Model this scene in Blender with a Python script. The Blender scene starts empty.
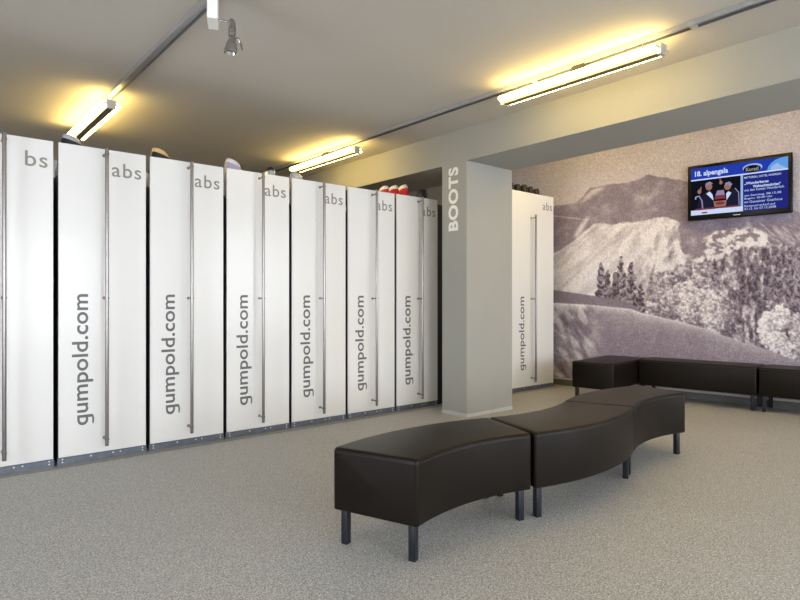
import bpy, bmesh, math, random
import numpy as np
from mathutils import Vector, Matrix

S = bpy.context.scene
C = S.collection
PI = math.pi
random.seed(7)

# ------------------------------------------------------------------ camera
CAM_H = 1.15
FPX = 587.0
YAW = math.atan2(691.0, 587.0)          # angle of the +X axis from the view direction
FX, FY = math.cos(YAW), math.sin(YAW)    # forward in world coordinates
cam = bpy.data.cameras.new('camera')
cam.sensor_width = 36
cam.lens = FPX / 800 * 36
camo = bpy.data.objects.new('camera', cam)
C.objects.link(camo)
camo.location = (0, 0, CAM_H)
camo.rotation_euler = (PI / 2, 0, math.atan2(-FX, FY))
S.camera = camo

# ------------------------------------------------------------------ world, exposure
w = bpy.data.worlds.new('world')
S.world = w
w.use_nodes = True
w.node_tree.nodes['Background'].inputs[0].default_value = (.8, .85, 1, 1)
w.node_tree.nodes['Background'].inputs[1].default_value = .3
vs = S.view_settings
vs.view_transform = 'Standard'
vs.look = 'None'
vs.gamma = 1
vs.use_curve_mapping = False
vs.exposure = 0.0

TUBE_STRENGTH = 31.0
TUBE_COL = (1.0, .71, .22)
WIN_LEFT = 11.5
FILL_REAR = 11.2
DAY_COL = (.90, .94, 1.0)
PANEL = 5.0


# ------------------------------------------------------------------ materials
def mat(name, col, rough=.5, metal=0, spec=.5, coat=0, emit=None, es=0, noise=None, bump=None):
    m = bpy.data.materials.new(name)
    m.use_nodes = True
    nt = m.node_tree
    b = nt.nodes['Principled BSDF']
    b.inputs['Base Color'].default_value = (*col, 1)
    b.inputs['Roughness'].default_value = rough
    b.inputs['Metallic'].default_value = metal
    b.inputs['Specular IOR Level'].default_value = spec
    b.inputs['Coat Weight'].default_value = coat
    b.inputs['Coat Roughness'].default_value = .05
    if emit:
        b.inputs['Emission Color'].default_value = (*emit, 1)
        b.inputs['Emission Strength'].default_value = es
    tc = nt.nodes.new('ShaderNodeTexCoord')
    if noise:       # (scale, amount)
        n = nt.nodes.new('ShaderNodeTexNoise')
        n.inputs['Scale'].default_value = noise[0]
        n.inputs['Detail'].default_value = 4
        nt.links.new(tc.outputs['Object'], n.inputs['Vector'])
        r = nt.nodes.new('ShaderNodeMapRange')
        r.inputs['From Min'].default_value = .3
        r.inputs['From Max'].default_value = .7
        r.inputs['To Min'].default_value = 1 - noise[1]
        r.inputs['To Max'].default_value = 1 + noise[1]
        nt.links.new(n.outputs['Fac'], r.inputs['Value'])
        mx = nt.nodes.new('ShaderNodeVectorMath')
        mx.operation = 'SCALE'
        mx.inputs[0].default_value = col
        nt.links.new(r.outputs['Result'], mx.inputs['Scale'])
        nt.links.new(mx.outputs[0], b.inputs['Base Color'])
    if bump:        # (scale, distance)
        n = nt.nodes.new('ShaderNodeTexNoise')
        n.inputs['Scale'].default_value = bump[0]
        n.inputs['Detail'].default_value = 3
        nt.links.new(tc.outputs['Object'], n.inputs['Vector'])
        bp = nt.nodes.new('ShaderNodeBump')
        bp.inputs['Strength'].default_value = .4
        bp.inputs['Distance'].default_value = bump[1]
        nt.links.new(n.outputs['Fac'], bp.inputs['Height'])
        nt.links.new(bp.outputs[0], b.inputs['Normal'])
    return m


def emit_mat(name, col, s):
    m = bpy.data.materials.new(name)
    m.use_nodes = True
    nt = m.node_tree
    nt.nodes.clear()
    e = nt.nodes.new('ShaderNodeEmission')
    e.inputs[0].default_value = (*col, 1)
    e.inputs[1].default_value = s
    o = nt.nodes.new('ShaderNodeOutputMaterial')
    nt.links.new(e.outputs[0], o.inputs[0])
    return m


def floor_material():
    m = mat('speckled_floor', (.35, .34, .31), .55)
    nt = m.node_tree
    b = nt.nodes['Principled BSDF']
    tc = nt.nodes.new('ShaderNodeTexCoord')
    n1 = nt.nodes.new('ShaderNodeTexNoise')
    n1.inputs['Scale'].default_value = 135
    n1.inputs['Detail'].default_value = 3
    n1.inputs['Roughness'].default_value = .7
    n2 = nt.nodes.new('ShaderNodeTexVoronoi')
    n2.inputs['Scale'].default_value = 200
    n3 = nt.nodes.new('ShaderNodeTexNoise')
    n3.inputs['Scale'].default_value = 1.3
    for n in (n1, n2, n3):
        nt.links.new(tc.outputs['Object'], n.inputs['Vector'])
    r = nt.nodes.new('ShaderNodeValToRGB')
    e = r.color_ramp.elements
    e[0].position = .30
    e[0].color = (.15, .15, .142, 1)
    e[1].position = .72
    e[1].color = (.70, .69, .66, 1)
    k = e.new(.5)
    k.color = (.375, .37, .35, 1)
    nt.links.new(n1.outputs['Fac'], r.inputs[0])
    sep = nt.nodes.new('ShaderNodeSeparateColor')
    nt.links.new(n2.outputs['Color'], sep.inputs[0])
    mr = nt.nodes.new('ShaderNodeMapRange')
    mr.inputs['To Min'].default_value = .66
    mr.inputs['To Max'].default_value = 1.34
    nt.links.new(sep.outputs[0], mr.inputs['Value'])
    mr3 = nt.nodes.new('ShaderNodeMapRange')
    mr3.inputs['To Min'].default_value = .94
    mr3.inputs['To Max'].default_value = 1.06
    nt.links.new(n3.outputs['Fac'], mr3.inputs['Value'])
    mm = nt.nodes.new('ShaderNodeMath')
    mm.operation = 'MULTIPLY'
    nt.links.new(mr.outputs[0], mm.inputs[0])
    nt.links.new(mr3.outputs[0], mm.inputs[1])
    v = nt.nodes.new('ShaderNodeVectorMath')
    v.operation = 'SCALE'
    nt.links.new(r.outputs[0], v.inputs[0])
    nt.links.new(mm.outputs[0], v.inputs['Scale'])
    nt.links.new(v.outputs[0], b.inputs['Base Color'])
    bp = nt.nodes.new('ShaderNodeBump')
    bp.inputs['Strength'].default_value = .25
    bp.inputs['Distance'].default_value = .002
    nt.links.new(n1.outputs['Fac'], bp.inputs['Height'])
    nt.links.new(bp.outputs[0], b.inputs['Normal'])
    return m


M = {
    'wall': mat('wall_paint', (.60, .60, .585), .8, noise=(2, .02), bump=(180, .0006)),
    'ceiling': mat('ceiling_paint', (.55, .515, .46), .9, noise=(1.5, .02)),
    'column': mat('column_paint', (.35, .35, .32), .7, noise=(2, .02), bump=(180, .0006)),
    'floor': floor_material(),
    'seam': mat('floor_strip', (.30, .29, .265), .5, noise=(90, .15)),
    'door': mat('glossy_white_laminate', (.80, .80, .79), .26, spec=.4, coat=.08, noise=(1.5, .01)),
    'letters': mat('grey_vinyl_letters', (.125, .125, .13), .45, noise=(8, .03)),
    'white_letters': mat('white_letters', (.85, .85, .83), .5, noise=(8, .03)),
    'black': mat('black_carcass', (.012, .012, .014), .5, noise=(20, .2)),
    'plinth': mat('galvanised_plinth', (.16, .185, .22), .42, .55, noise=(30, .12)),
    'rivet': mat('rivet_steel', (.75, .77, .8), .3, .8, noise=(30, .05)),
    'steel': mat('brushed_steel', (.27, .25, .245), .28, 1, noise=(60, .08)),
    'steel_dark': mat('dark_steel', (.10, .10, .10), .35, .9, noise=(60, .08)),
    'chrome': mat('chrome', (.42, .41, .39), .16, 1, noise=(60, .04)),
    'track': mat('track_aluminium', (.46, .46, .47), .35, .5, noise=(40, .06)),
    'track_dark': mat('track_edge', (.13, .13, .14), .4, .4, noise=(40, .06)),
    'spine': mat('lamp_spine', (.20, .17, .13), .45, .3, noise=(40, .06)),
    'cap': mat('lamp_end_cap', (.50, .49, .46), .4, .4, noise=(40, .06)),
    'box': mat('white_box_paint', (.85, .85, .85), .4, noise=(20, .02)),
    'tube': emit_mat('fluorescent_tube', TUBE_COL, TUBE_STRENGTH),
    'leather': mat('dark_brown_leather', (.0075, .0048, .0032), .40, spec=.2, noise=(7, .12), bump=(260, .0008)),
    'piping': mat('leather_seam', (.02, .016, .014), .5, noise=(30, .1)),
    'leg': mat('anthracite_leg', (.013, .016, .023), .4, .2, noise=(30, .08)),
    'skirting': mat('grey_skirting', (.11, .11, .10), .5, noise=(20, .05)),
    'tv': mat('tv_black_plastic', (.005, .005, .006), .3, spec=.15, noise=(20, .05)),
    'pane_left': emit_mat('daylight_pane', DAY_COL, WIN_LEFT),
    'pane_fill': emit_mat('rear_fill_pane', DAY_COL, FILL_REAR),  # glow of the added fill windows behind the camera
    'panel': emit_mat('panel_diffuser', (1, .93, .80), PANEL),
    'frame': mat('window_frame_white', (.7, .7, .7), .4, noise=(20, .02)),
}


# ------------------------------------------------------------------ mesh helpers
def obj(name, bm, m, parent=None, smooth=False, kind=None):
    me = bpy.data.meshes.new(name)
    if smooth:
        for f in bm.faces:
            f.smooth = True
    bm.normal_update()
    bm.to_mesh(me)
    bm.free()
    for x in (m if isinstance(m, (list, tuple)) else [m]):
        me.materials.append(x)
    o = bpy.data.objects.new(name, me)
    C.objects.link(o)
    o.parent = parent
    if kind:
        o['kind'] = kind
    if smooth == 'auto':
        me.set_sharp_from_angle(angle=math.radians(35))
    return o


def thing(name, label, cat, loc=(0, 0, 0), rotz=0, group=None):
    o = bpy.data.objects.new(name, None)
    C.objects.link(o)
    o.empty_display_size = .1
    o.location = loc
    o.rotation_euler = (0, 0, rotz)
    tag(o, label, cat, group)
    return o


def tag(o, label, cat, group=None):
    o['label'] = label
    o['category'] = cat
    if group:
        o['group'] = group
    return o


def add_box(bm, lo, hi, bevel=0, seg=2, mi=0):
    r = bmesh.ops.create_cube(bm, size=1)
    c = [(a + b) / 2 for a, b in zip(lo, hi)]
    d = [b - a for a, b in zip(lo, hi)]
    for v in r['verts']:
        v.co = Vector((c[0] + v.co.x * d[0], c[1] + v.co.y * d[1], c[2] + v.co.z * d[2]))
    fs = {f for v in r['verts'] for f in v.link_faces}
    if bevel:
        es = list({e for v in r['verts'] for e in v.link_edges})
        rb = bmesh.ops.bevel(bm, geom=es, offset=bevel, segments=seg, affect='EDGES', profile=.5)
        fs = set(rb['faces'])
    if mi:
        for f in fs:
            f.material_index = mi


def add_cyl(bm, p0, p1, r, n=16, r2=None):
    p0, p1 = Vector(p0), Vector(p1)
    d = p1 - p0
    q = d.to_track_quat('Z', 'Y').to_matrix().to_4x4()
    bmesh.ops.create_cone(bm, cap_ends=True, segments=n, radius1=r, radius2=r if r2 is None else r2,
                          depth=d.length, matrix=Matrix.Translation((p0 + p1) / 2) @ q)


def add_loft(bm, rings, caps=True):
    vs_ = [[bm.verts.new(p) for p in r] for r in rings]
    n = len(rings[0])
    for a, b in zip(vs_, vs_[1:]):
        for i in range(n):
            bm.faces.new((a[i], a[(i + 1) % n], b[(i + 1) % n], b[i]))
    if caps:
        bm.faces.new(list(reversed(vs_[0])))
        bm.faces.new(vs_[-1])


def text_bm(s, width, height, weight=0.0, depth=.001, spacing=1.0, res=6, fix=None):
    """Lettering fitted to width x height, lying in XY, origin lower left, extruded up by depth."""
    cu = bpy.data.curves.new('t', 'FONT')
    cu.body = s
    cu.size = 1
    cu.offset = weight
    cu.space_character = spacing
    cu.resolution_u = res
    cu.extrude = .5
    to = bpy.data.objects.new('t', cu)
    C.objects.link(to)
    dg = bpy.context.evaluated_depsgraph_get()
    me = bpy.data.meshes.new_from_object(to.evaluated_get(dg))
    bm = bmesh.new()
    bm.from_mesh(me)
    bpy.data.objects.remove(to)
    bpy.data.curves.remove(cu)
    bpy.data.meshes.remove(me)
    if fix:
        fix(bm)
    xs = [v.co.x for v in bm.verts]
    ys = [v.co.y for v in bm.verts]
    x0, x1, y0, y1 = min(xs), max(xs), min(ys), max(ys)
    for v in bm.verts:
        v.co = Vector(((v.co.x - x0) / (x1 - x0) * width,
                       (v.co.y - y0) / (y1 - y0) * height if height else (v.co.y - y0) / (x1 - x0) * width,
                       (v.co.z + .5) * depth))
    return bm


def single_storey_g(bm):
    """The name starts with q in the built-in face: bend its tail into the hook of an open g."""
    xs = [v.co.x for v in bm.verts]
    ys = [v.co.y for v in bm.verts]
    # before fitting, so in em units
    x_first = [v for v in bm.verts if v.co.x < min(xs) + .62 and v.co.y < -.08]
    xr, xl = max(v.co.x for v in x_first), min(v.co.x for v in x_first)
    yb_ = min(ys)
    b_, a_, w_ = .10, .235, (xr - xl)
    for v in x_first:
        v.co.y = max(v.co.y, yb_ + b_ - .045)
    cx, cy = xr - a_, yb_ + b_ - .045
    n = 18
    outer, inner = [], []
    for i in range(n + 1):
        a = -i / n * math.radians(150)
        outer.append((cx + a_ * math.cos(a), cy + b_ * math.sin(a)))
        inner.append((cx + (a_ - w_) * math.cos(a), cy + (b_ - w_ * .72) * math.sin(a)))
    rings = [[(o[0], o[1], -.5), (o[0], o[1], .5), (q[0], q[1], .5), (q[0], q[1], -.5)] for o, q in zip(outer, inner)]
    add_loft(bm, rings)


def ray(px, py):
    """Direction of a photograph pixel from the camera (unit depth)."""
    t = (px - 400) / FPX
    return Vector((FX + t * FY, FY - t * FX, (300 - py) / FPX))


# ------------------------------------------------------------------ the room
CEIL = 2.84
CEIL2 = 3.28
WK = .13                     # the mural wall runs slightly askew: X + WK*Y = WC
WC = 7.42
BX0, BX1 = 4.21, 4.905       # beam and column
BEAM_Z = 2.515
DOORY = 4.63
CXE = .814 + 6 * .6125        # end of the cabinet row
Y0, Y1 = -3.4, 8.1
X0 = -3.4


def struct(name, bm, m, smooth=False):
    return obj(name, bm, m, kind='structure', smooth=smooth)


bm = bmesh.new()
add_box(bm, (X0, Y0, -.1), (8.3, Y1, 0))
struct('floor', bm, M['floor'])

bm = bmesh.new()
add_box(bm, (X0, Y0, CEIL), (BX0, Y1, CEIL + .6))
struct('ceiling', bm, M['ceiling'])
bm = bmesh.new()
add_box(bm, (BX1, Y0, CEIL2), (8.3, Y1, CEIL2 + .16))
struct('ceiling', bm, M['ceiling'])

bm = bmesh.new()
add_box(bm, (BX0, Y0, BEAM_Z), (BX1, Y1, CEIL2 + .16))
struct('wall_beam', bm, M['column'])


def wall_with_hole(name, axis, pos, thick, a0, a1, z1, holes):
    """Wall across the given axis with rectangular openings (a_lo, a_hi, z_lo, z_hi)."""
    bm = bmesh.new()

    def put(p, q, zl, zh):
        if q - p < 1e-4 or zh - zl < 1e-4:
            return
        if axis == 'x':
            add_box(bm, (pos, p, zl), (pos + thick, q, zh))
        else:
            add_box(bm, (p, pos, zl), (q, pos + thick, zh))
    cur = a0
    for (l, h, zl, zh) in sorted(holes):
        put(cur, l, 0, z1)
        put(l, h, 0, zl)
        put(l, h, zh, z1)
        cur = h
    put(cur, a1, 0, z1)
    return struct(name, bm, M['wall'])


LEFT_WIN = [(1.1, 2.9, .35, 2.45)]
FILL_WIN = [(-2.6, -.4, .7, 2.4), (.4, 3.2, .4, 2.4), (5.1, 7.3, .5, 2.7)]
wall_with_hole('wall_left', 'x', X0 - .2, .2, Y0, Y1, CEIL + .3, LEFT_WIN)
wall_with_hole('wall_rear', 'y', Y0 - .2, .2, X0 - .2, 8.4, CEIL2 + .16, FILL_WIN)
wall_with_hole('wall_back', 'y', Y1, .2, X0 - .2, 8.4, CEIL2 + .16, [])


def window(name, axis, pos, hole, pm):
    l, h, zl, zh = hole
    r = bpy.data.objects.new(name, None)
    C.objects.link(r)
    r['kind'] = 'structure'
    bm = bmesh.new()

    def put(p, q, a, b, d0, d1):
        if axis == 'x':
            add_box(bm, (pos + d0, p, a), (pos + d1, q, b))
        else:
            add_box(bm, (p, pos + d0, a), (q, pos + d1, b))
    put(l, l + .06, zl, zh, .06, .14)
    put(h - .06, h, zl, zh, .06, .14)
    put(l, h, zl, zl + .06, .06, .14)
    put(l, h, zh - .06, zh, .06, .14)
    obj('window_frame', bm, M['frame'], r)
    bm = bmesh.new()
    put(l + .06, h - .06, zl + .06, zh - .06, .07, .08)
    obj('pane', bm, pm, r)


window('window_1', 'x', X0 - .2, LEFT_WIN[0], M['pane_left'])
window('fill_window_2', 'y', Y0 - .2, FILL_WIN[0], M['pane_fill'])  # this and the next: unseen windows added as fill light from behind
window('fill_window_3', 'y', Y0 - .2, FILL_WIN[1], M['pane_fill'])
window('fill_window_4', 'y', Y0 - .2, FILL_WIN[2], M['pane_fill'])  # unseen window added to throw cooler light on the mural's right side


# ---- mural wall: the printed mountain picture is a colour layer of the wall itself
def fbm(x, y, seed, octs=5, lac=2.0, gain=.5):
    """Value noise, vectorised."""
    tot = np.zeros_like(x)
    amp, nrm = 1.0, 0.0
    for k in range(octs):
        xi, yi = np.floor(x).astype(np.int64), np.floor(y).astype(np.int64)
        fx, fy = x - xi, y - yi
        fx, fy = fx * fx * (3 - 2 * fx), fy * fy * (3 - 2 * fy)

        def h(a, b):
            n = (a * 374761393 + b * 668265263 + (seed + k * 17) * 2147483647) & 0xffffffff
            n = ((n ^ (n >> 13)) * 1274126177) & 0xffffffff
            return ((n ^ (n >> 16)) & 0xffff) / 65535.0
        v = (h(xi, yi) * (1 - fx) + h(xi + 1, yi) * fx) * (1 - fy) + (h(xi, yi + 1) * (1 - fx) + h(xi + 1, yi + 1) * fx) * fy
        tot += amp * v
        nrm += amp
        amp *= gain
        x, y = x * lac, y * lac
    return tot / nrm


def ss(a, b, x):
    t = np.clip((x - a) / (b - a), 0, 1)
    return t * t * (3 - 2 * t)


def mural_tone(px, py):
    """Tone (0 dark - 1 light) of the mountain picture; the wall is laid out in picture units."""
    P = lambda pts: np.interp(px, [p[0] for p in pts], [p[1] for p in pts])
    n_f = fbm(px / 3.0, py / 3.0, 1, 4)
    n_m = fbm(px / 11.0, py / 11.0, 2, 5)
    n_l = fbm(px / 45.0, py / 45.0, 3, 4)
    # sky
    tone = .70 + .10 * (n_l - .5) + .05 * (n_f - .5)
    # far mountain
    ridge = P([(300, 235), (500, 215), (555, 206), (575, 203), (583, 197), (590, 188), (607, 184), (627, 183), (640, 178), (648, 174),
               (660, 177), (687, 181), (720, 186), (760, 200), (800, 212), (900, 225)]) + 2.0 * (fbm(px / 6, px * 0, 5, 3) - .5)
    far = ss(-.6, .8, py - ridge)
    tm = .49 + .30 * (n_m - .5) + .12 * (n_f - .5) + .10 * (fbm((px + py) / 5, (px - py) / 20, 9, 4) - .5)
    patch = ss(.0, 1, 1 - np.abs((px - 592) + (py - 193) * 1.2) / 9) * ss(0, 3, py - ridge - 1) * ss(206, 198, py)
    tm = tm + .25 * patch
    streak = ss(0, 1, 1 - np.abs((px - 578) - (233 - py) * .6) / 5) * ss(214, 220, py) * ss(240, 234, py)
    tm = tm + .35 * streak
    ln = ss(0, 1, 1 - np.abs(py - (216 + (px - 555) * .12)) / 1.4) * ss(590, 575, px)
    tm = tm + .2 * ln
    tone = tone * (1 - far) + tm * far
    # bright snow slope
    edge = P([(300, 330), (500, 275), (555, 252), (573, 242), (583, 232), (593, 225), (617, 223), (640, 221), (655, 217), (668, 216),
              (680, 221), (690, 230), (705, 240), (720, 232), (745, 226), (770, 228), (800, 240), (900, 260)]) + 5 * (fbm(px / 8, py / 8, 6, 3) - .5)
    slope = ss(-.8, 1.5, py - edge)
    gul = fbm((py - px) / 30, (px + py * 1.1) / 6.5, 11, 4)
    where = ss(600, 690, px + (py - 220) * .3)
    gul2 = fbm((py * .8 - px) / 16, (px + py * .5) / 7, 14, 5, gain=.6)
    tsn = .88 + (1 - where) * (.55 * (gul - .5) + .12 * (n_m - .5)) + where * (1.5 * (np.minimum(gul2, .56) - .52)) + .10 * (n_f - .5)
    tone = tone * (1 - slope) + tsn * slope
    # purple rock step below the screen
    d = np.abs((px - 693) / 16) ** 3 + np.abs((py - 236 - (px - 693) * .3) / 20) ** 3
    rock = ss(1.2, .7, d + 1.8 * (fbm(px / 9, py / 7, 51, 4) - .5))
    tone = tone * (1 - rock) + (.47 + .5 * (n_m - .5)) * rock
    # hatched rock at upper right
    d = ss(742, 752, px) * ss(222, 226, py - (px - 770) * .1) * ss(252, 242, py - (px - 770) * .2)
    th = .48 + .6 * (fbm((px + py * 1.6) / 14, (px * 1.0 - py * 1.2) / 3, 21, 3) - .45)
    tone = tone * (1 - d) + th * d
    # knoll of snow
    d = np.abs((px - 737) / 32) ** 2.4 + np.abs((py - 244) / 15) ** 2.4
    kn = ss(1.15, .8, d + 1.3 * (fbm(px / 9, py / 6, 53, 4) - .5))
    tone = tone * (1 - kn) + (.90 - .45 * ss(.52, .66, fbm(px / 6, py / 4, 23, 4))) * kn

    # forests
    treeline = P([(300, 400), (640, 290), (648, 282), (665, 268), (690, 262), (720, 258), (735, 250), (760, 246), (800, 244), (900, 240)]) \
        + 9 * (fbm(px / 4.2, px * 0 + 3, 31, 2) - .5)
    forest = ss(-1, 2, py - treeline) * ss(640, 652, px)
    blob = fbm(px / 4.2, py / 4.8, 33, 5, gain=.65)
    vert = fbm(px / 2.1, py / 9, 35, 3)
    tf_l = .50 + 1.7 * (blob - .48)
    tf_r = .40 + .9 * (vert - .47) + 1.5 * (blob - .5)
    k = ss(728, 745, px)
    tf = np.clip(tf_l * (1 - k) + tf_r * k, .08, .84)
    tone = tone * (1 - forest) + tf * forest

    # single conifers: (x of the tip, y of the tip, foot, half width, snow)
    rng = random.Random(4)
    trees = [(601, 262, 300, 5, .5), (608, 270, 303, 5, .5), (621, 256, 306, 7, .55), (631, 262, 310, 7, .5),
             (615, 272, 304, 5, .4), (640, 284, 313, 7, .6), (715, 258, 290, 4, .5), (743, 262, 300, 4, .4),
             (756, 255, 300, 4, .4), (768, 252, 300, 4, .4), (778, 248, 310, 5, .5), (790, 246, 310, 4, .5), (799, 252, 310, 5, .5)]
    for (tx, ty, tb, hw, sn) in trees:
        t = (py - ty) / (tb - ty)
        inside = (t > 0) & (t < 1)
        t = np.clip(t, 0, 1)
        width = hw * (t ** .8) * (.62 + .5 * np.abs(np.sin(t * 16 + tx))) + .6 + 2.5 * (n_f - .5)
        a = ss(1.0, -.4, np.abs(px - tx) - width - 5 * (blob - .5)) * inside
        tc = .07 + sn * 1.0 * ss(.34, .62, fbm((px - tx) / 3.0, (py + np.abs(px - tx) * .6) / 2.4, int(tx), 4, gain=.65)) + .12 * (n_f - .5)
        tone = tone * (1 - a) + np.clip(tc, .06, .92) * a

    # rounded crowns heavy with snow, lit from the upper left
    for (cx, cy, rx, ry, br) in [(663, 300, 10, 17, .62), (676, 296, 9, 22, .66), (706, 298, 11, 24, .62), (690, 303, 13, 24, .72), (653, 306, 8, 12, .6),
                                 (713, 312, 13, 24, .74), (728, 318, 9, 20, .5), (699, 276, 8, 12, .62), (668, 280, 8, 10, .6),
                                 (768, 330, 11, 22, .86), (780, 318, 12, 14, .84), (776, 343, 13, 14, .80), (800, 335, 12, 26, .6), (790, 352, 10, 10, .7)]:
        lump = fbm((px - cx) / 4.0, (py - cy) / 4.0, int(cx), 4, gain=.62)
        d = ((px - cx) / rx) ** 2 + ((py - cy) / ry) ** 2 + 1.3 * (lump - .5)
        a = ss(1.05, .80, d)
        side = ((px - cx) / rx * .7 + (py - cy) / ry * .5)
        tc = br - .20 * side + 1.1 * (fbm((px - cx) / 2.6, (py - cy) / 2.0, int(cx) + 9, 3, gain=.6) - .5) - .25 * ss(.6, 1.0, d)
        tone = tone * (1 - a) + np.clip(tc, .10, .95) * a

    # dark strip of ground behind the near hill
    g0 = P([(300, 270), (555, 290), (600, 297), (630, 303), (645, 312), (660, 320), (900, 500)])
    g1 = P([(300, 300), (555, 303), (590, 305), (631, 309), (641, 313), (660, 317), (700, 327), (735, 340), (765, 349), (800, 362), (900, 400)])
    a = ss(-1, .8, py - g0) * ss(645, 630, px)
    tone = tone * (1 - a) + (.44 + .12 * (n_f - .5)) * a
    # near hill of shaded snow
    a = ss(-.8, .6, py - g1)
    th = .475 + .12 * (n_l - .5) + .10 * (n_f - .5)
    th = th + .30 * np.exp(-np.maximum(py - g1, 0) / 3.0) * ss(790, 640, px) + .12 * np.exp(-np.maximum(py - g1, 0) / 12.0)
    left = ss(612, 580, px)
    th = th + left * .95 * (fbm((px - py * .8) / 7, (px + py) / 18, 41, 4) - .42)
    th = th + ss(325, 375, py) * left * (.10 + .3 * (fbm(px / 14, py / 3, 43, 3) - .5))
    tone = tone * (1 - a) + th * a
    return np.clip(tone, .04, .97)


def make_mural():
    ya, yb, step = 1.0, 5.8, .0085
    za, zb = .1, CEIL2
    ys = np.arange(ya, yb + step, step)
    zs = np.arange(za, zb + step, step)
    zs[-1] = zb
    zs[0] = za
    Yg, Zg = np.meshgrid(ys, zs)
    Xg = WC - WK * Yg
    # picture layout on the wall
    D = Xg * FX + Yg * FY
    L = Xg * FY - Yg * FX
    px = 400 + FPX * L / D
    py = 300 - FPX * (Zg - CAM_H) / D
    tone = mural_tone(px, py)
    rng = np.random.default_rng(3)
    tone = np.clip(tone + (rng.random(tone.shape) - .5) * .10, .03, .97)
    dark = np.array((.034, .024, .040))
    mid = np.array((.295, .245, .315))
    light = np.array((.93, .90, .95))
    t = tone[..., None]
    col = np.where(t < .5, dark + (mid - dark) * (t / .5), mid + (light - mid) * ((t - .5) / .5))
    n, m_ = Yg.shape
    co = np.stack([Xg, Yg, Zg], -1).reshape(-1, 3)
    idx = np.arange(n * m_).reshape(n, m_)
    q = np.stack([idx[:-1, :-1], idx[1:, :-1], idx[1:, 1:], idx[:-1, 1:]], -1).reshape(-1, 4)
    me = bpy.data.meshes.new('wall_mural')
    # back face of the wall slab: eight further corners closing it behind
    me.vertices.add(len(co))
    me.vertices.foreach_set('co', co.ravel())
    me.loops.add(len(q) * 4)
    me.loops.foreach_set('vertex_index', q.ravel().astype(np.int32))
    me.polygons.add(len(q))
    me.polygons.foreach_set('loop_start', np.arange(0, len(q) * 4, 4, dtype=np.int32))
    me.polygons.foreach_set('loop_total', np.full(len(q), 4, dtype=np.int32))
    me.update()
    ca = me.color_attributes.new('print', 'FLOAT_COLOR', 'POINT')
    c4 = np.concatenate([col, np.ones(col.shape[:2] + (1,))], -1)
    ca.data.foreach_set('color', c4.astype(np.float32).ravel())
    m = mat('printed_mountain_mural', (.5, .5, .5), .75, spec=.3)
    nt = m.node_tree
    at = nt.nodes.new('ShaderNodeVertexColor')
    at.layer_name = 'print'
    tc = nt.nodes.new('ShaderNodeTexCoord')
    nz = nt.nodes.new('ShaderNodeTexNoise')
    nz.inputs['Scale'].default_value = 55
    nz.inputs['Detail'].default_value = 3
    nt.links.new(tc.outputs['Object'], nz.inputs['Vector'])
    mr = nt.nodes.new('ShaderNodeMapRange')
    mr.inputs['From Min'].default_value = .3
    mr.inputs['From Max'].default_value = .7
    mr.inputs['To Min'].default_value = .80
    mr.inputs['To Max'].default_value = 1.20
    nt.links.new(nz.outputs['Fac'], mr.inputs['Value'])
    sc = nt.nodes.new('ShaderNodeVectorMath')
    sc.operation = 'SCALE'
    nt.links.new(at.outputs['Color'], sc.inputs[0])
    nt.links.new(mr.outputs[0], sc.inputs['Scale'])
    nt.links.new(sc.outputs[0], nt.nodes['Principled BSDF'].inputs['Base Color'])
    me.materials.append(m)
    o = bpy.data.objects.new('wall_mural', me)
    C.objects.link(o)
    o['kind'] = 'structure'
    return o


make_mural()


def wx(y):
    return WC - WK * y


def skew_box(bm, ya, yb, za, zb, d0, d1):
    """Box lying along the mural wall, from d0 to d1 in front of it (negative = behind)."""
    pts = [(wx(ya) - d0, ya), (wx(yb) - d0, yb), (wx(yb) - d1, yb), (wx(ya) - d1, ya)]
    add_loft(bm, [[(x, y, za) for x, y in pts], [(x, y, zb) for x, y in pts]])
    bmesh.ops.recalc_face_normals(bm, faces=bm.faces)


bm = bmesh.new()
skew_box(bm, Y0, Y1, 0, CEIL2 + .16, -.25, -.004)
struct('wall_right', bm, mat('mural_side_paint', (.60, .56, .52), .75, noise=(3, .03)))
bm = bmesh.new()
skew_box(bm, Y0, Y1, 0, .075, -.002, .012)
struct('baseboard_right', bm, M['skirting'])

bm = bmesh.new()
add_box(bm, (BX0, 3.95, 0), (BX1, 4.29, BEAM_Z))
struct('wall_column', bm, M['column'])
bm = bmesh.new()
add_box(bm, (BX0 - .006, 3.944, 0), (BX1 + .006, 4.296, .035), .002, 1)
struct('baseboard_column', bm, mat('pale_skirting', (.50, .51, .51), .5, noise=(20, .03)))
bm = bmesh.new()
add_box(bm, (X0, DOORY - .075, -.001), (BX0 + 2.5, DOORY - .068, .0015))
struct('trim_1', bm, M['skirting'])
bm = bmesh.new()
add_box(bm, (X0, DOORY - .068, -.001), (BX0 + 2.5, DOORY + .1, .001))
struct('trim_2', bm, M['seam'])


bm = bmesh.new()
add_box(bm, (CXE + .004, DOORY + .03, 0), (CXE + .13, DOORY + .05, 2.20))
struct('dark_gap_board', bm, M['black'])  # added black board, stands in for the dark gap beside the pillar


# ------------------------------------------------------------------ column lettering
bm = text_bm('BOOTS', .635, .132, .034, .003, 1.08)
for v in bm.verts:      # reading upwards on the face x = BX0, tops of the letters to +Y
    x, y, z = v.co
    v.co = Vector((BX0 - z, 4.065 + y, 1.842 + x))
bmesh.ops.recalc_face_normals(bm, faces=bm.faces)
tag(obj('wall_lettering', bm, M['white_letters']), 'white capital letters BOOTS reading upwards on the grey pillar', 'sign')


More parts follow.
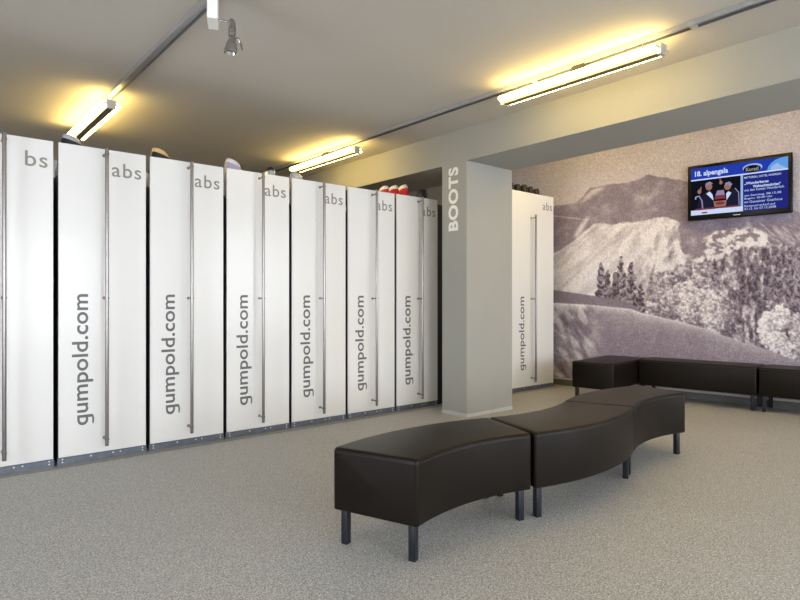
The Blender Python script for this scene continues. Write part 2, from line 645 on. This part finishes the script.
# ------------------------------------------------------------------ ceiling tracks
def ceiling_track(x, ya, yb, label):
    t = thing('ceiling_track', label, 'ceiling track', (x, ya, CEIL), group='lighting tracks on the ceiling')
    L = yb - ya
    bm = bmesh.new()
    add_box(bm, (-.022, 0, -.016), (.022, L, 0))
    obj('channel', bm, M['track'], t)
    for s in (-1, 1):
        bm = bmesh.new()
        add_box(bm, (s * .026 - .005, 0, -.030), (s * .026 + .005, L, 0), .002, 1)
        obj('side_rail', bm, M['track_dark'] if s > 0 else M['track'], t)
    for y in (1.566 - ya, 2.745 - ya):
        if x > 3:
            bm = bmesh.new()
            add_box(bm, (-.034, y - .02, -.032), (.034, y + .02, -.004), .002, 1)
            obj('joint_clip', bm, M['cap'], t)
    return t


TRX, TLX = 3.67, 1.31
ceiling_track(TRX, -3.2, 7.06, 'grey metal ceiling track running beside the beam above both right-hand lamps')
ceiling_track(TLX, -3.2, 7.06, 'grey metal ceiling track above the left lamp, passing the small spotlight')


def tube_lamp(x, ya, label, n=1.27):
    t = thing('fluorescent_lamp', label, 'ceiling lamp', (x, ya, CEIL - .031), group='twin tube fluorescent lamps')
    bm = bmesh.new()
    add_box(bm, (-.030, 0, -.112), (.030, n, -.050), .003, 1)
    obj('spine', bm, M['spine'], t)
    for s in (-1, 1):
        bm = bmesh.new()
        add_cyl(bm, (s * .060, .014, -.078), (s * .060, n - .014, -.078), .022, 20)
        obj('tube', bm, M['tube'], t, smooth='auto')
    for y in (0, n):
        bm = bmesh.new()
        add_box(bm, (-.084, y - .006, -.084), (.084, y + .006, -.070), .002, 1)
        add_box(bm, (-.036, y - .014, -.118), (.036, y + .014, -.046), .004, 2)
        obj('end_cap', bm, M['cap'], t)
    for y in (n * .47,):
        bm = bmesh.new()
        add_box(bm, (-.016, y - .05, -.052), (.016, y + .05, 0), .002, 1)
        obj('mounting_clip', bm, M['steel_dark'], t)
    for y in (.12, n - .12):
        bm = bmesh.new()
        add_cyl(bm, (0, y, -.052), (0, y, .0), .007, 10)
        obj('hanger', bm, M['steel'], t)
    return t


tube_lamp(TRX - .02, 1.75, 'long twin tube lamp at upper right, nearest to the camera beside the beam')
tube_lamp(TRX - .02, 5.00, 'twin tube lamp glowing above the middle cabinets, beside the beam')
tube_lamp(TLX - .02, 5.12, 'twin tube lamp seen end-on above the leftmost cabinets')


# ------------------------------------------------------------------ spotlight on its white box
def spot():
    a0 = camo.rotation_euler.z + math.radians(15)
    t = thing('spotlight', 'small chrome spotlight on a white box hanging from the left ceiling track', 'spotlight', (1.235, 2.967, CEIL - .031), rotz=a0)
    # local y points away from the camera, x to its right
    zb = -.187
    bm = bmesh.new()
    add_box(bm, (-.026, 0, zb), (.027, .14, 0), .002, 1)
    obj('mounting_box', bm, M['box'], t)
    z, y = zb + .004, .03
    bm = bmesh.new()
    add_cyl(bm, (.026, y, z), (.045, y, z), .004, 12)
    add_cyl(bm, (.045, y, z), (.082, y, z - .005), .0065, 14)
    obj('arm', bm, M['chrome'], t, smooth='auto')
    bm = bmesh.new()
    bmesh.ops.create_uvsphere(bm, u_segments=18, v_segments=12, radius=.019, matrix=Matrix.Translation((.097, y, z - .002)))
    add_cyl(bm, (.098, y, z - .004), (.100, y, z - .034), .020, 18)
    obj('swivel_joint', bm, M['chrome'], t, smooth='auto')
    for i in range(4):
        bm = bmesh.new()
        zz = z - .036 - i * .011
        add_cyl(bm, (.100, y, zz), (.100, y, zz - .006), .021, 20)
        add_cyl(bm, (.100, y, zz - .006), (.100, y, zz - .011), .016, 16)
        obj('cooling_fin', bm, M['chrome'], t, smooth='auto')
    bm = bmesh.new()
    bmesh.ops.create_uvsphere(bm, u_segments=18, v_segments=12, radius=.018, matrix=Matrix.Translation((.101, y, z - .088)))
    rings = []
    for (h, rr) in ((0, .019), (.02, .026), (.05, .033), (.070, .037), (.070, .034), (.05, .030), (.02, .023)):
        rings.append([(.100 + rr * math.cos(a) - h * .12, y + rr * math.sin(a) + h * .20, z - .088 - h) for a in [i * PI / 12 for i in range(24)]])
    add_loft(bm, rings)
    bmesh.ops.recalc_face_normals(bm, faces=bm.faces)
    obj('lamp_shade', bm, M['chrome'], t, smooth='auto')
    bm = bmesh.new()
    add_cyl(bm, (.093, y + .010, z - .140), (.092, y + .011, z - .148), .022, 20)
    obj('bulb', bm, M['steel_dark'], t, smooth='auto')
    bm = bmesh.new()
    pts = [(.104, y, z - .080), (.130, y, z - .084), (.142, y, z - .104), (.154, y, z - .150)]
    for a, b in zip(pts, pts[1:]):
        add_cyl(bm, a, b, .0055, 10)
        bmesh.ops.create_uvsphere(bm, u_segments=8, v_segments=6, radius=.0055, matrix=Matrix.Translation(b))
    obj('adjusting_lever', bm, M['chrome'], t, smooth='auto')


spot()


# ------------------------------------------------------------------ boot cabinets
def make_cabinet(x0, x1, z1, depth, label, tall=False):
    t = thing('boot_cabinet', label, 'cabinet', (x0, DOORY, 0), group='tall white pull-out boot cabinets')
    W = x1 - x0
    g = .016
    P0 = .054
    bm = bmesh.new()
    add_box(bm, (g, 0, P0), (W - g, .019, z1), .0015, 1)
    door = obj('door', bm, M['door'], t)
    # lettering
    bm = text_bm('qumpold.com', .93, .142, .014, .0012, 1.02, fix=single_storey_g)
    lx = .098 if not tall else .25
    for v in bm.verts:
        x, y, z = v.co
        v.co = Vector((lx + (.142 - y), -z, .262 + x))
    bmesh.ops.recalc_face_normals(bm, faces=bm.faces)
    obj('lettering', bm, M['letters'], door)
    aw = .132 if x0 < .5 else .205          # the leftmost door leaves out the first letter
    bm = text_bm('bs' if x0 < .5 else 'abs', aw, .103, .006, .0012, 1.12)
    for v in bm.verts:
        x, y, z = v.co
        v.co = Vector((W - .05 - aw + x, -z, z1 - .19 + y))
    bmesh.ops.recalc_face_normals(bm, faces=bm.faces)
    obj('small_lettering', bm, mat('abs_letters', (.30, .295, .29), .45, noise=(8, .03)) if 'absl' not in M else M['absl'], door)
    # plinth
    bm = bmesh.new()
    add_box(bm, (g * .6, .004, 0), (W - g * .6, .03, P0 - .003), .0015, 1)
    pl = obj('plinth', bm, M['plinth'], t)
    for fx_, fz in ((.04, .020), (.04, .04), (W - .04, .020), (W - .04, .04), (W * .36, .036), (W * .60, .036), (W * .68, .036)):
        bm = bmesh.new()
        add_cyl(bm, (fx_, .006, fz), (fx_, .001, fz), .0055, 10)
        obj('rivet', bm, M['rivet'], pl, smooth='auto')
    # carcass: posts, rails and shelf boards behind the door
    ct = z1 - .24
    bm = bmesh.new()
    add_box(bm, (g + .008, .019, .004), (W - g - .008, .045, z1 - .03))
    for sx in (g + .008, W - g - .033):
        for sy in (.045, depth - .035):
            add_box(bm, (sx, sy, .002), (sx + .025, sy + .03, ct))
    obj('frame', bm, M['black'], t)
    for sx in (g + .001, W - g - .005):
        bm = bmesh.new()
        add_box(bm, (sx, .05, .01), (sx + .004, depth, ct + .02))
        obj('side_panel', bm, M['black'], t)
    nsh = 7
    for k in range(nsh):
        zz = .12 + (ct - .14) * k / (nsh - 1)
        bm = bmesh.new()
        add_box(bm, (g + .006, .045, zz), (W - g - .006, depth, zz + .018))
        obj('shelf', bm, M['black'], t)
    bm = bmesh.new()
    add_box(bm, (W / 2 - .006, .05, .14), (W / 2 + .006, depth, ct - .02))
    obj('divider', bm, M['black'], t)
    # handle
    hx, hy = W / 2, -.075
    bm = bmesh.new()
    add_cyl(bm, (hx, hy, .108), (hx, hy, 2.232), .0125, 20)
    h = obj('handle', bm, M['steel'], t, smooth='auto')
    for z in (.155, 1.165, 2.195):
        bm = bmesh.new()
        add_cyl(bm, (hx, hy, z), (hx, .001, z), .006, 12)
        add_cyl(bm, (hx, -.004, z), (hx, 0, z), .012, 14)
        obj('standoff', bm, M['steel'], h, smooth='auto')
        bm = bmesh.new()
        add_cyl(bm, (hx - .0135, hy, z), (hx + .0135, hy, z), .0075, 10)
        obj('set_screw', bm, M['steel_dark'], h, smooth='auto')
    return t


M['absl'] = mat('abs_letters', (.25, .235, .215), .45, noise=(8, .03))
CX0, CW = .814, .6125
ord_labels = {
    -1: 'white boot cabinet cut off by the left edge of the photo',
    0: 'white boot cabinet right below the left lamp, second from the left',
    1: 'third white boot cabinet from the left, an orange-ringed boot poking above it',
    2: 'fourth white boot cabinet from the left, a purple-and-white boot poking above it',
    3: 'white boot cabinet fifth from the left, below the middle ceiling lamp',
    4: 'white boot cabinet third to the left of the pillar, counting none hidden, red boots at its top right',
    5: 'last white boot cabinet of the row, immediately left of the BOOTS pillar',
}
ord_labels[4] = 'white boot cabinet second to the left of the BOOTS pillar, red boots above it'
CABTOP = 2.243
for k in range(-1, 6):
    make_cabinet(CX0 + CW * k, CX0 + CW * (k + 1), CABTOP, 1.0, ord_labels[k])
TX0, TX1, TZ = 5.635, 6.628, 2.515
make_cabinet(TX0, TX1, TZ, .62, 'wider and taller white cabinet right of the BOOTS pillar, black boots on top', tall=True)

bm = bmesh.new()
add_box(bm, (6.640, 4.66, 0), (6.672, 4.70, .012), .002, 1)
add_cyl(bm, (6.656, 4.68, .012), (6.656, 4.68, .05), .007, 12)
add_box(bm, (6.642, 4.665, .05), (6.670, 4.695, .056))
tag(obj('door_stop', bm, M['black'], smooth='auto'), 'small black foot on the floor beside the tall cabinet right edge', 'foot')


# ------------------------------------------------------------------ ski boots above the cabinets
def ring(cx, cy, cz, rx, ry, n=20, tilt=0.0, p=2.4):
    out = []
    for i in range(n):
        a = 2 * PI * i / n
        c, s = math.cos(a), math.sin(a)
        x = rx * abs(c) ** (2 / p) * (1 if c >= 0 else -1)
        y = ry * abs(s) ** (2 / p) * (1 if s >= 0 else -1)
        out.append((cx + x, cy + y, cz + x * tilt))
    return out


def ski_boot(loc, rotz, shell, cuff, trim, label, sc=1.0, cat='ski boot', group='boots poking above the cabinets'):
    t = thing('ski_boot', label, cat, loc, rotz, group)
    t.scale = (sc, .84, sc)
    # local +x = toe
    bm = bmesh.new()
    add_loft(bm, [ring(.035, 0, .0, .142, .040, p=3), ring(.035, 0, .022, .146, .046, p=3)])
    obj('sole', bm, M['boot_dark'], t, smooth='auto')
    bm = bmesh.new()
    secs = [(.035, .022, .140, .047), (.034, .045, .142, .051), (.022, .075, .128, .050), (.000, .10, .098, .048), (-.018, .13, .076, .046), (-.02, .165, .064, .045)]
    add_loft(bm, [ring(cx, 0, z, rx, ry, tilt=-.10 * (z - .022) * 8 if z > .06 else 0) for cx, z, rx, ry in secs])
    bmesh.ops.recalc_face_normals(bm, faces=bm.faces)
    obj('shell', bm, shell, t, smooth='auto')
    bm = bmesh.new()
    secs = [(-.022, .12, .072, .053), (-.018, .17, .070, .054), (-.008, .23, .068, .055), (.002, .285, .070, .057), (.004, .305, .068, .055)]
    add_loft(bm, [ring(cx, 0, z, rx, ry, tilt=-.26 * max(0, (z - .15) / .15)) for cx, z, rx, ry in secs])
    bmesh.ops.recalc_face_normals(bm, faces=bm.faces)
    obj('cuff', bm, cuff, t, smooth='auto')
    bm = bmesh.new()
    outer = [(.003, .295, .064, .050), (.003, .318, .066, .052), (.001, .336, .058, .047), (-.003, .347, .043, .036), (-.006, .353, .022, .020)]
    add_loft(bm, [ring(cx, 0, z, rx, ry, tilt=-.26, p=2.1) for cx, z, rx, ry in outer])
    bmesh.ops.recalc_face_normals(bm, faces=bm.faces)
    obj('liner', bm, trim, t, smooth='auto')
    for (z, cx, ry) in ((.20, .020, .056), (.262, .024, .059), (.085, .06, .050)):
        bm = bmesh.new()
        add_box(bm, (cx - .03, -ry - .006, z - .007), (cx + .04, -ry + .006, z + .007), .002, 1)
        obj('buckle', bm, M['boot_silver'], t)
    return t


M['boot_dark'] = mat('boot_black', (.015, .015, .018), .4, noise=(20, .1))
M['boot_silver'] = mat('boot_silver', (.62, .65, .74), .25, .5, noise=(20, .05))
M['boot_white'] = mat('boot_white', (.75, .74, .76), .3, noise=(20, .03))
M['boot_red'] = mat('boot_red', (.62, .03, .03), .3, noise=(20, .08))
M['boot_orange'] = mat('boot_tan', (.75, .50, .22), .5, noise=(20, .08))
M['boot_mauve'] = mat('boot_mauve', (.40, .36, .50), .35, noise=(20, .08))
BZ = .12 + (CABTOP - .24 - .14) + .018 + .0005


def boot(x, y, rot, a, b, c, label, sc=1.0, z=BZ):
    return ski_boot((x, y, z), rot, M[a], M[b], M[c], label, sc)


boot(.945, 4.82, 0.1, 'boot_silver', 'boot_dark', 'boot_silver', 'silver and black boot top above the second cabinet, under the left lamp', .985)
boot(1.575, 4.82, 0.1, 'boot_white', 'boot_dark', 'boot_orange', 'boot with a tan liner above the left end of the third cabinet', 1.0)
boot(2.190, 4.82, 0.1, 'boot_white', 'boot_mauve', 'boot_white', 'mauve and white boot above the left end of the fourth cabinet', 1.03)
boot(2.56, 4.86, 1.57, 'boot_silver', 'boot_silver', 'boot_dark', 'small dark boot top above the right end of the fourth cabinet', .99)
boot(2.83, 4.84, 0.1, 'boot_white', 'boot_silver', 'boot_silver', 'bright silver boot top at the left end of the fifth cabinet', .975)
boot(3.975, 4.95, 1.57, 'boot_red', 'boot_red', 'boot_white', 'leftmost and lowest of three red boots with white tops above the last cabinets', 1.05)
boot(4.105, 4.95, 1.57, 'boot_red', 'boot_red', 'boot_white', 'middle one of three red boots with white tops above the last cabinets', 1.11)
boot(4.24, 4.95, 1.57, 'boot_red', 'boot_red', 'boot_white', 'rightmost and highest of three red boots above the last cabinets', 1.18)
boot(4.345, 4.75, PI, 'boot_dark', 'boot_dark', 'boot_dark', 'black boot top right of the red boots, beside the BOOTS pillar', 1.02, BZ)
TBZ = .12 + (TZ - .24 - .14) + .018 + .0005
for i, (x, s_, lab) in enumerate(((5.93, 1.07, 'black boot top on the tall cabinet, nearest to the pillar'),
                                  (6.07, 1.05, 'black boot top on the tall cabinet, second from the pillar'),
                                  (6.21, 1.08, 'black boot top on the tall cabinet, third from the pillar'),
                                  (6.34, 1.05, 'black boot top on the tall cabinet, fourth from the pillar'),
                                  (6.47, 1.02, 'black boot top on the tall cabinet, farthest from the pillar'))):
    boot(x, 4.83, 1.57, 'boot_dark', 'boot_dark', 'boot_dark', lab, s_, TBZ)


# ------------------------------------------------------------------ benches
SEAT_TOP, SEAT_BOT = .458, .165


def rounded_profile(r0, r1, z0, z1, b, seg=4):
    """Closed cross-section (r, z) with rounded corners: r0 inner, r1 outer."""
    pts = []
    for (cx, cz, a0) in ((r1 - b, z1 - b, 0), (r0 + b, z1 - b, PI / 2), (r0 + b * .4, z0 + b * .4, PI), (r1 - b * .4, z0 + b * .4, 1.5 * PI)):
        bb = b if a0 < PI * .9 else b * .4
        for i in range(seg + 1):
            a = a0 + PI / 2 * i / seg
            pts.append((cx + bb * math.cos(a), cz + bb * math.sin(a)))
    return pts


def arc_cushion(bm, R0, R1, half, inset=0.0, z0=SEAT_BOT, z1=SEAT_TOP, b=.018, n=40):
    """Arc-shaped cushion about the local origin, centred on +Y, with rounded ends."""
    rings = []
    bo = b / R1
    stops = [(-half, b), (-half + bo * .08, b * .62), (-half + bo * .3, b * .29), (-half + bo * .62, b * .08), (-half + bo, 0)]
    mids = [(-half + bo + (2 * half - 2 * bo) * i / n, 0) for i in range(1, n)]
    seq = stops + mids + [(-a, d) for a, d in reversed(stops)]
    for a, d in seq:
        prof = rounded_profile(R0 + d + inset, R1 - d - inset, z0 + d * .4, z1 - d, b)
        rings.append([(-r * math.sin(-a) * 1.0 if False else r * math.sin(a), r * math.cos(a), z + .004 * math.sin(max(0, min(1, (r - R0) / (R1 - R0))) * PI) * (1 if z > (z0 + z1) / 2 else 0)) for r, z in prof])
    add_loft(bm, rings)
    bmesh.ops.recalc_face_normals(bm, faces=bm.faces)


def bench_leg(x, y, parent, square=True, rot=0.0):
    bm = bmesh.new()
    if square:
        add_box(bm, (-.017, -.017, 0), (.017, .017, SEAT_BOT + .006), .003, 2)
        bmesh.ops.rotate(bm, verts=bm.verts, cent=(0, 0, 0), matrix=Matrix.Rotation(rot, 3, 'Z'))
    else:
        add_cyl(bm, (0, 0, 0), (0, 0, SEAT_BOT + .006), .0185, 24)
    bmesh.ops.translate(bm, verts=bm.verts, vec=(x, y, 0))
    obj('leg', bm, M['leg'], parent, smooth='auto')


def curved_bench(cx, cy, rot, label, R0=1.216, R1=1.67, half=math.radians(19.2)):
    """rot: direction in which the arc's middle lies from its centre (0 = +Y)."""
    # the empty stands under the middle of the seat
    mx, my = cx - math.sin(rot) * 1.44, cy + math.cos(rot) * 1.44
    t = thing('curved_bench', label, 'bench', (mx, my, 0), rot, 'curved upholstered benches in the middle')
    bm = bmesh.new()
    arc_cushion(bm, R0, R1, half)
    bmesh.ops.translate(bm, verts=bm.verts, vec=(0, -1.44, 0))
    seat = obj('seat', bm, M['leather'], t, smooth=True)
    # stitched seam around the top edge
    bm = bmesh.new()
    ir = 0.0035
    path = []
    N = 30
    zs = SEAT_TOP - .020
    cc = .013
    for R, sg in ((R1, 1), (R0, -1)):
        hh = half - cc / R
        for i in range(N + 1):
            a = sg * (-hh + 2 * hh * i / N)
            path.append((R * math.sin(a), R * math.cos(a) - 1.44, zs))
        Rc = R - sg * cc
        path.append((Rc * math.sin(sg * half), Rc * math.cos(half) - 1.44, zs))
        Rn = R0 + cc if sg > 0 else R1 - cc
        path.append((Rn * math.sin(sg * half), Rn * math.cos(half) - 1.44, zs))
    for a, b in zip(path, path[1:] + path[:1]):
        if (Vector(a) - Vector(b)).length > 1e-5:
            add_cyl(bm, a, b, .0016, 6)
    obj('piping', bm, M['piping'], seat, smooth='auto')
    for s in (-1, 1):
        for r, ins in ((R0 + .045, 0), (R1 - .045, 0)):
            a = s * (half - .045 / r)
            bench_leg(r * math.sin(a), r * math.cos(a) - 1.44, t, square=True, rot=-a)
    return t


H = math.radians(19.2)
R0, R1 = 1.216, 1.67
gap = .012
# first bench: centre on the near side, middle of the arc towards +Y
A_rot = math.radians(0.0)
Ac = Vector((2.095, .732))
curved_bench(Ac.x, Ac.y, A_rot, 'nearest dark brown curved bench, at the left end of the S-shaped row')
pol = lambda a: Vector((math.cos(a), math.sin(a)))
rot90 = lambda v: Vector((-v.y, v.x))
e1 = PI / 2 - H                                   # direction of the first bench's right end
corner1 = Ac + pol(e1) * R0
dB = e1 + math.radians(2.2)
HB, HC = math.radians(19.3), math.radians(19.6)
Bc = corner1 + pol(dB) * R1 - rot90(pol(dB)) * (.006 + .0175)
b_mid = dB + PI + HB
curved_bench(Bc.x, Bc.y, b_mid - PI / 2, 'middle dark brown curved bench of the S-shaped row, bulging towards the camera', half=HB)
e2 = b_mid + HB
corner2 = Bc + pol(e2) * R1
Cc = corner2 + pol(e2) * R0 + rot90(pol(e2)) * gap
c_mid = e2 + PI - HC
curved_bench(Cc.x, Cc.y, c_mid - PI / 2, 'far dark brown curved bench, at the right end of the S-shaped row', half=HC)


def straight_bench(corner, ang, L, Wd, label, name='upholstered_bench', cat='bench', legs=True):
    """corner: front-left foot point; ang: direction of the long side; depth goes to its left."""
    t = thing(name, label, cat, (corner[0], corner[1], 0), ang, 'straight benches along the mural')
    bm = bmesh.new()
    add_box(bm, (.004, 0, SEAT_BOT), (L - .004, Wd, SEAT_TOP), .016, 4)
    seat = obj('seat', bm, M['leather'], t, smooth='auto')
    bm = bmesh.new()
    z = SEAT_TOP - .018
    pts = [(.004, 0, z), (L - .004, 0, z), (L - .004, Wd, z), (.004, Wd, z)]
    for a, b in zip(pts, pts[1:] + pts[:1]):
        add_cyl(bm, a, b, .0022, 6)
    obj('piping', bm, M['piping'], seat)
    for x in (.045, L - .045):
        for y in (.045, Wd - .045):
            bench_leg(x, y, t)
    return t


# directions along the mural wall (towards the camera's right = -Y, +X)
wa = math.atan2(-1, WK)
ud = Vector((math.cos(wa), math.sin(wa)))          # along the wall, to the right
un = Vector((-ud.y, ud.x))                         # into the wall (+X side)
front = Vector((6.55, 3.42))
straight_bench(front, wa, 1.205, .43, 'long dark bench against the mural, left of the gap between the two')
f2 = front + ud * 1.217
straight_bench(f2, wa, 1.235, .43, 'long dark bench against the mural, cut off by the right edge of the photo')
# the pouf stands across the left end of the long bench, its short side facing the room
pc = front + ud * -.008 - un * .70
straight_bench(pc, math.atan2(un.y, un.x), 1.0, .48, 'dark block bench sticking out from the mural at the left end', name='upholstered_bench')


# ------------------------------------------------------------------ television
def television():
    k = WC - .115
    lo = Vector(ray(687.5, 194))
    d = k / (lo.x + WK * lo.y)
    left = lo * d
    hi = ray(792.5, 182)
    d2_ = k / (hi.x + WK * hi.y)
    right = hi * d2_
    W = (Vector((left.x, left.y)) - Vector((right.x, right.y))).length
    zt, zb = 2.688, 2.060
    Hh = zt - zb
    t = thing('television', 'black flat television showing a blue event slide, on the mural wall', 'television', (left.x, left.y, zb), wa)
    # local x to the right, y into the wall, z up; front at y = 0
    bm = bmesh.new()
    add_box(bm, (0, 0, 0), (W, .05, Hh), .012, 3)
    obj('housing', bm, M['tv'], t, smooth='auto')
    bm = bmesh.new()
    add_box(bm, (W * .2, .05, Hh * .2), (W * .8, .078, Hh * .8), .006, 2)
    obj('back_cover', bm, M['boot_dark'], t)
    bm = bmesh.new()
    add_box(bm, (W * .4, .078, Hh * .35), (W * .6, .1145, Hh * .65), .002, 1)
    obj('wall_bracket', bm, M['steel_dark'], t)
    bz, bzb = .038, .058
    SW, SH = W - 2 * bz, Hh - bz - bzb
    bl, dk = emit_mat('screen_blue', (.016, .022, .20), 1.0), emit_mat('screen_black', (.006, .006, .012), 1)
    header = emit_mat('screen_header_blue', (.018, .045, .40), 1.0)
    white = emit_mat('screen_white', (.62, .72, .95), .95)
    pale = emit_mat('screen_pale_blue', (.35, .52, .88), .9)
    skin = emit_mat('screen_skin', (.36, .17, .12), .9)
    suit = emit_mat('screen_suit', (.012, .014, .035), 1)
    lilac = emit_mat('screen_lilac', (.30, .26, .42), .9)
    red = emit_mat('screen_red', (.25, .04, .06), .9)
    sky = emit_mat('screen_sky', (.12, .33, .75), 1)
    mats = [bl, dk, header, white, pale, skin, suit, lilac, red, sky]
    bm = bmesh.new()
    add_box(bm, (bz, -.0006, bzb), (W - bz, .004, bzb + SH))
    scr = obj('screen', bm, bl, t)

    def P(u, v, lay):
        return Vector((bz + u * SW, -.0008 - lay * .0003, bzb + (1 - v) * SH))
    picture = bmesh.new()

    def poly(pts, mi, lay):
        f = picture.faces.new([picture.verts.new(P(u, v, lay)) for u, v in pts])
        f.material_index = mi

    def oval(cu, cv, ru, rv, mi, lay, n=18):
        poly([(cu + ru * math.cos(i * 2 * PI / n), cv + rv * math.sin(i * 2 * PI / n)) for i in range(n)], mi, lay)
    rect = lambda u0, v0, u1, v1, mi, lay: poly([(u0, v1), (u1, v1), (u1, v0), (u0, v0)], mi, lay)
    rect(0, 0, 1, .235, 2, 0)
    rect(0, .235, 1, .262, 3, 1)
    rect(0, .262, .535, .90, 1, 1)
    rect(.535, .262, .56, 1.0, 4, 1)
    rect(0, .895, .56, 1.0, 3, 2)
    rect(.12, .945, .18, .975, 8, 3)
    # emblem and globe in the header
    poly([(.80, .235), (.81, .16), (.84, .09), (.88, .04), (.93, .01), (1, 0), (1, .235)], 9, 2)
    poly([(.83, .235), (.845, .15), (.90, .10), (.93, .16), (.96, .19), (.985, .235)], 4, 3)
    oval(.655, .135, .10, .085, 4, 2)
    oval(.652, .158, .088, .078, 1, 3)
    # the two men in dark suits bowing over a model
    poly([(.06, .90), (.10, .62), (.19, .50), (.24, .56), (.27, .90)], 6, 2)
    poly([(.36, .90), (.38, .60), (.46, .50), (.52, .66), (.53, .90)], 6, 2)
    oval(.20, .42, .036, .075, 5, 3)
    poly([(.16, .42), (.165, .34), (.21, .31), (.245, .36), (.22, .37), (.18, .38)], 7, 4)
    oval(.40, .46, .036, .07, 5, 3)
    poly([(.37, .45), (.375, .38), (.42, .36), (.45, .42), (.43, .47), (.40, .41)], 7, 4)
    oval(.095, .50, .022, .05, 5, 3)
    poly([(.10, .46), (.11, .40), (.12, .41), (.115, .47)], 5, 4)
    oval(.33, .36, .018, .04, 5, 3)
    poly([(.32, .34), (.315, .28), (.325, .28), (.33, .34)], 5, 4)
    poly([(.045, .66), (.05, .60), (.10, .585), (.10, .60), (.06, .615), (.06, .66)], 4, 3)
    poly([(.10, .60), (.13, .70), (.14, .90), (.125, .90), (.115, .70), (.09, .62)], 7, 3)
    poly([(.48, .50), (.52, .60), (.525, .88), (.515, .88), (.51, .61), (.475, .52)], 7, 3)
    poly([(.17, .56), (.21, .52), (.24, .60), (.25, .72)], 3, 3)
    poly([(.385, .60), (.41, .56), (.44, .60), (.39, .74)], 3, 3)
    poly([(.27, .62), (.29, .52), (.36, .52), (.37, .62)], 7, 3)
    poly([(.26, .70), (.27, .62), (.37, .62), (.38, .70)], 8, 4)
    poly([(.26, .86), (.25, .74), (.39, .74), (.38, .86)], 5, 4)
    oval(.32, .79, .05, .035, 8, 5)
    rect(.05, .865, .52, .89, 8, 5)
    obj('slide_picture', picture, mats, scr)

    def line(s, u, v, wd, hg, m, wt=.0, lay=6):
        b2 = text_bm(s, wd * SW, hg * SH, wt, .0002, res=3)
        p = P(u, v, lay)
        for q in b2.verts:
            x, y, z = q.co
            q.co = Vector((p.x + x, p.y - z, p.z + y))
        return b2

    def join(bms):
        out = bmesh.new()
        for b in bms:
            me = bpy.data.meshes.new('tmp')
            b.to_mesh(me)
            b.free()
            out.from_mesh(me)
            bpy.data.meshes.remove(me)
        bmesh.ops.recalc_face_normals(out, faces=out.faces)
        return out
    obj('slide_title', join([line('18. alpengala', .045, .205, .36, .145, 0, .03)]), white, scr)
    obj('slide_logo', join([line('Kuratl', .59, .20, .125, .075, 0, .01)]), emit_mat('screen_tan', (.45, .40, .36), .9), scr)
    for b_ in (
        line('MITTERSILL HOTEL ANDREAS', .575, .345, .36, .04, 0, .01),
        line('\u201eWunderbares', .575, .475, .24, .062, 0, .03),
        line('Weihnachtsm\u00e4rchen\u201c', .66, .545, .27, .058, 0, .03),
        line('mit den Ketten Wunderlich', .575, .605, .385, .048, 0, .0),
        line('am Samstag, 08.12.08', .575, .720, .36, .052, 0, .0),
        line('Beginn: 20.00 Uhr', .575, .780, .28, .048, 0, .0),
        line('im Gasteiner Gasthaus', .575, .845, .37, .048, 0, .0),
        line('Kartenvorverkauf und', .575, .925, .30, .044, 0, .0),
        line('01.12. bis 07.12.2008', .575, .985, .31, .044, 0, .0),
    ):
        obj('text_line', join([b_]), white, scr)
    bm = bmesh.new()
    add_box(bm, (W * .46, -.0012, .020), (W * .53, .003, .030))
    obj('maker_badge', bm, M['boot_silver'], t)
    bm = bmesh.new()
    add_box(bm, (W - .002, .010, .16), (W + .004, .03, .34), .002, 1)
    obj('button_strip', bm, M['steel_dark'], t)


television()


# ------------------------------------------------------------------ lamps in parts of the room outside the picture
def panel_lamp(x, y, z, label, sx=.6, sy=1.2):
    t = thing('ceiling_panel_lamp', label, 'ceiling lamp', (x, y, z), 0)
    bm = bmesh.new()
    for lo, hi in (((-sx / 2, -sy / 2, -.06), (sx / 2, -sy / 2 + .03, 0)), ((-sx / 2, sy / 2 - .03, -.06), (sx / 2, sy / 2, 0)),
                   ((-sx / 2, -sy / 2, -.06), (-sx / 2 + .03, sy / 2, 0)), ((sx / 2 - .03, -sy / 2, -.06), (sx / 2, sy / 2, 0))):
        add_box(bm, lo, hi)
    obj('frame', bm, M['box'], t)
    bm = bmesh.new()
    add_box(bm, (-sx / 2 + .03, -sy / 2 + .03, -.055), (sx / 2 - .03, sy / 2 - .03, -.045))
    obj('diffuser', bm, M['panel'], t)


for y_, lab_ in ((3.3, 'farthest twin tube lamp of the far bay, hidden above the beam'),
                 (1.5, 'nearer twin tube lamp of the far bay, hidden above the beam')):
    tube_lamp(5.75, y_, lab_).location.z = CEIL2
